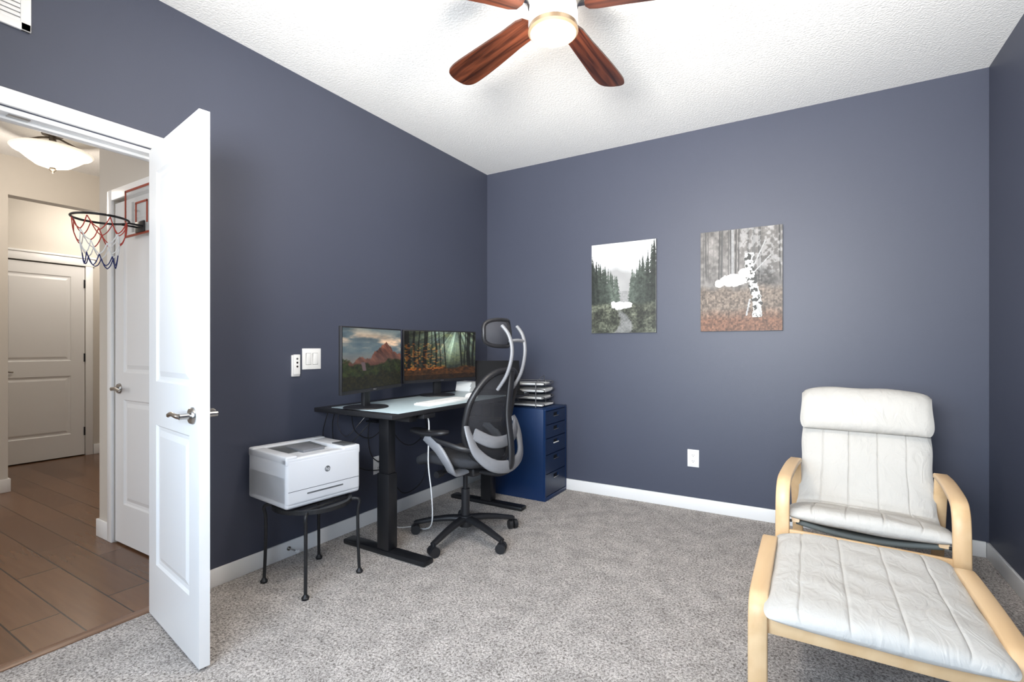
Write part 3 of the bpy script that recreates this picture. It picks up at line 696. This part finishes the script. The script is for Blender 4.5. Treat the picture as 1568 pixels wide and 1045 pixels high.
# ------------------------------------------------------------ side table + printer
st=empty('side_table',(.335,1.635,0))
TZ=.40
lathe('top_ring',[(.175,TZ-.02),(.19,TZ-.02),(.19,TZ),(.175,TZ),(.175,TZ-.02)],M_iron,st)
for k in range(7):
    x=-.15+k*.05; h_=math.sqrt(.18**2-x*x); box('slat_%d'%k,(x-.01,-h_,TZ-.012),(x+.01,h_,TZ-.006),M_iron,st)
for i in range(4):
    t=math.radians(45+90*i); c_,s_=math.cos(t),math.sin(t)
    tube('leg_%d'%i,[(c_*.17,s_*.17,TZ-.012),(c_*.215,s_*.215,TZ-.012),(c_*.228,s_*.228,TZ-.03),(c_*.22,s_*.22,TZ-.08),(c_*.222,s_*.222,.15),(c_*.228,s_*.228,.012)],.008,M_iron,st,sm=5)
    lathe('foot_%d'%i,[(0,0),(.016,0),(.018,.01),(.01,.02),(.008,.025),(0,.025)],M_iron,st,(c_*.228,s_*.228,0),n=16)
pr=empty('printer',(.245,1.66,TZ),math.radians(-6))
px0,px1,pw,ph=-.19,.18,.205,.262
box('lower_body',(px0,-pw,0.006),(px1,pw,.17),M_prn,pr,bev=.014,seg=4)
box('body',(px0,-pw,.02),(px1+.004,pw,ph-.02),M_prn,pr,bev=.016,seg=4)
box('feet',(px0+.03,-pw+.03,0),(px1-.03,pw-.03,.01),M_prng,pr)
for i,(p,q_) in enumerate([((px0,-pw,ph-.045),(px0+.05,pw,ph)),((px0,-pw,ph-.045),(px1+.002,-pw+.06,ph-.004)),((px0,pw-.10,ph-.045),(px1+.002,pw,ph-.004)),((px1-.05,-pw,ph-.05),(px1+.003,pw,ph-.014))]): box('deck_%d'%i,p,q_,M_prn,pr,bev=.008,seg=3)
box('output_tray',(px0+.05,-pw+.055,ph-.045),(px1-.05,pw-.095,ph-.018),M_prng,pr,rot=Matrix.Rotation(math.radians(3),4,'Y'))
box('tray_flap',(px0+.10,-.06,ph-.025),(px1-.10,.06,ph-.006),M_gry,pr,bev=.004)
box('control_panel',(px1-.13,pw-.085,ph-.006),(px1-.02,pw-.015,ph+.001),M_prng,pr,bev=.003)
box('seam',(px1-.002,-pw+.01,.088),(px1+.0045,pw-.01,.0905),M_prng,pr)
box('tray_slot',(px1+.002,-.10,.062),(px1+.0055,.10,.070),M_prng,pr,bev=.002)
lathe('logo_ring',[(.0,0),(.015,0),(.015,.001),(0,.001)],M_prng,pr,(px1+.004,0.01,.165),ax='x',n=24)
fc=bpy.data.curves.new('logo_letters','FONT'); fc.body='hp'; fc.size=.024; fc.extrude=.0005; fc.align_x='CENTER'; fc.align_y='CENTER'
fc.materials.append(M_prn); fo=bpy.data.objects.new('logo_letters',fc); COL.objects.link(fo); fo.parent=pr; fo.location=(px1+.0058,.01,.166); fo.rotation_euler=(math.pi/2,0,math.pi/2)
# ------------------------------------------------------------ cushion builder
def cushion(name,path,w,th,m,parent,grooves=(),cross=(),nj=72,endr=.05,taper=None,gw=.0035,gd=.16):
    P=cat(path,14); N=len(P); L=[0]
    for i in range(1,N): L.append(L[-1]+(P[i]-P[i-1]).length)
    T=L[-1]; secs=[]
    xs=set(np.round(np.linspace(-1,1,nj//2),4).tolist())
    for g in grooves:
        for dlt in (-.012,-.006,-.003,0,.003,.006,.012): xs.add(round((g+dlt)/(w/2),4))
    xs=sorted(x for x in xs if -1<=x<=1)
    for i in range(N):
        t=(P[min(i+1,N-1)]-P[max(i-1,0)]).normalized(); nn=V((1,0,0)).cross(t).normalized()
        dd=min(L[i],T-L[i]); ek=math.sqrt(max(0,1-(1-min(1,dd/endr))**2)); ek=max(ek,.06)
        cr=1
        for c_ in cross: cr-=.30*math.exp(-((L[i]/T-c_)*T/.010)**2)
        wl=w/2*(.93+.07*ek)*(taper(L[i]/T) if taper else 1)*(1+.008*math.sin(L[i]*31))
        ring=[]
        def hgt(q): return (1-abs(q)**4.5)**.6 if abs(q)<1 else 0
        for side,seq in ((1,xs),(-1,xs[::-1][1:-1])):
            for q in seq:
                x=wl*q; g=1
                for gx in grooves: g-=gd*math.exp(-((q*w/2-gx)/gw)**2)
                wob=1+.08*math.sin(x*23+L[i]*11)*math.sin(L[i]*17+x*5)+.05*math.sin(L[i]*40+math.sin(x*9)*2)
                ring.append(P[i]+V((x,0,0))+nn*(side*th/2*hgt(q)*ek*(g*cr if side>0 else 1)*wob))
        secs.append(ring)
    return loft(name,secs,m,parent)
# ------------------------------------------------------------ bentwood armchair
ac=empty('bentwood_armchair',(2.703,2.47,0),math.radians(-4))
for s in (-1,1):
    x=s*.298
    pth=[(x,.78,.012),(x,.50,.012),(x,.20,.012),(x,.07,.016),(x,.02,.045),(x,.0,.11),(x,.005,.25),(x,.012,.40),(x,.02,.49),(x,.045,.548),(x,.10,.575),(x,.25,.582),(x,.42,.58),(x,.60,.565)]
    sweep('side_frame_%d'%(s+1),cat(pth,6),rect(.055,.024,.35),M_birch,ac,up=(1,0,0))
    sweep('rear_upright_%d'%(s+1),cat([(x,.74,.024),(x,.70,.2),(x,.62,.42),(x,.58,.555)],5),rect(.05,.02,.35),M_birch,ac,up=(1,0,0))
    xr=s*.252
    rl=[(xr,.06,.405),(xr,.20,.375),(xr,.38,.325),(xr,.50,.305),(xr,.58,.33),(xr,.65,.42),(xr,.72,.60),(xr,.79,.75),(xr,.86,.885)]
    sweep('seat_back_rail_%d'%(s+1),cat(rl,6),rect(.032,.022,.35),M_birch,ac,up=(1,0,0))
    cyl('bolt_%d'%(s+1),(s*.265,.05,.40),(s*.328,.05,.40),.006,M_blkm,ac,n=10)
for i,(y,z,h_) in enumerate([(.015,.345,.055),(.70,.12,.05),(.62,.34,.04),(.87,.89,.04)]):
    hwid=.285 if i<3 else .265
    box('crossbar_%d'%i,(-hwid,y-.010,z-h_/2),(hwid,y+.010,z+h_/2),M_birch,ac,bev=.004)
for i,(y,z) in enumerate([(.10,.385),(.22,.355),(.34,.325),(.46,.30),(.67,.47),(.725,.62),(.785,.74)]):
    tube('strap_%d'%i,[(-.252,y,z),(-.12,y,z-.02),(0,y,z-.026),(.12,y,z-.02),(.252,y,z)],.012,M_dark,ac,sm=4,n=8)
cushion('seat_cushion',[(0,.04,.425),(0,.10,.428),(0,.25,.405),(0,.40,.365),(0,.50,.345),(0,.545,.36),(0,.60,.42),(0,.665,.58),(0,.735,.74),(0,.81,.885)],.595,.07,M_cloth,ac,grooves=(-.19,-.065,.065,.19),cross=(.47,),nj=96,endr=.04,taper=lambda t:1-.07*max(0,min(1,(t-.35)/.3)))
cushion('headrest_pillow',[(0,.665,.735),(0,.69,.81),(0,.73,.882),(0,.785,.912),(0,.85,.90),(0,.885,.83)],.565,.08,M_cloth,ac,nj=72,endr=.05)
# ------------------------------------------------------------ footstool
fs_=empty('bentwood_footstool',(2.672,1.71,0),math.radians(0))
for s in (-1,1):
    x=s*.302
    pth=[(x,-.0,.0),(x,.0,.12),(x,.0,.26),(x,.008,.345),(x,.035,.382),(x,.09,.392),(x,.30,.395),(x,.53,.392),(x,.60,.382),(x,.63,.345),(x,.64,.26),(x,.645,.12),(x,.65,0)]
    sweep('side_frame_%d'%(s+1),cat(pth,6),rect(.055,.024,.35),M_birch,fs_,up=(1,0,0))
for i,(y,z,h_) in enumerate([(.02,.315,.05),(.63,.315,.05)]):
    box('crossbar_%d'%i,(-.29,y-.010,z-h_/2),(.29,y+.010,z+h_/2),M_birch,fs_,bev=.004)
for s in (-1,1): box('inner_rail_%d'%(s+1),(s*.258-.012,.03,.325),(s*.258+.012,.62,.35),M_birch,fs_,bev=.003)
for i in range(5): box('slat_%d'%i,(-.25,.06+i*.115,.335),(.25,.11+i*.115,.345),M_dark,fs_)
cushion('footstool_cushion',[(0,-.055,.368),(0,.05,.383),(0,.33,.378),(0,.60,.383),(0,.68,.372)],.565,.06,M_cloth,fs_,grooves=(-.19,-.065,.065,.19),cross=(),nj=96,endr=.04)
# ------------------------------------------------------------ lights
def area(name,loc,tgt,sx,sy,p,c,spread=None):
    l=bpy.data.lights.new(name,'AREA'); l.shape='RECTANGLE'; l.size=sx; l.size_y=sy; l.energy=p; l.color=c
    if spread: l.spread=math.radians(spread)
    o=bpy.data.objects.new(name,l); o.location=loc; o.rotation_euler=(V(tgt)-V(loc)).to_track_quat('-Z','Y').to_euler(); COL.objects.link(o); return o
def point(name,loc,p,c,r=.08):
    l=bpy.data.lights.new(name,'POINT'); l.energy=p; l.color=c; l.shadow_soft_size=r
    o=bpy.data.objects.new(name,l); o.location=loc; COL.objects.link(o); return o
area('window_daylight',((WX0+WX1)/2,Y0+.02,1.35),((WX0+WX1)/2+.2,3,.75),1.9,1.2,70,(.68,.83,1),140)
area('ceiling_fill',(2.2,-.30,1.6),(1.75,2.5,2.95),.7,.5,100,(1,.96,.90),115)  # added fill light behind the camera to brighten the ceiling, not a room lamp
point('fan_lamp_light',(1.69,1.654,2.18),38,(1,.89,.77),.09)
point('hall_lamp_light',(-2.23,1.36,2.30),20,(1,.90,.78),.12)
point('foyer_light',(-3.7,2.2,2.4),18,(1,.93,.84),.1)
area('hall_area_light',(-1.6,-2.0,1.5),(-1.6,3,1.5),2,2,40,(.97,.98,1))  # area light at the near end of the hall, facing along it
w=bpy.data.worlds.new('sky'); scene.world=w; w.use_nodes=True
bg=w.node_tree.nodes['Background']; sk=w.node_tree.nodes.new('ShaderNodeTexSky')
try:
    sk.sky_type='NISHITA'; sk.sun_disc=False; sk.sun_elevation=math.radians(40)
except Exception: pass
w.node_tree.links.new(sk.outputs[0],bg.inputs[0]); bg.inputs[1].default_value=.25
# ------------------------------------------------------------ camera
cd=bpy.data.cameras.new('camera'); cd.sensor_width=36; cd.lens=36*755/1568; cd.shift_y=.0048; cd.clip_start=.02
co=bpy.data.objects.new('camera',cd); co.location=(2.505,0,1.183); co.rotation_euler=(math.radians(90),0,math.radians(31)); COL.objects.link(co)
scene.camera=co
scene.view_settings.view_transform='Standard'; scene.view_settings.look='None'; scene.view_settings.exposure=0
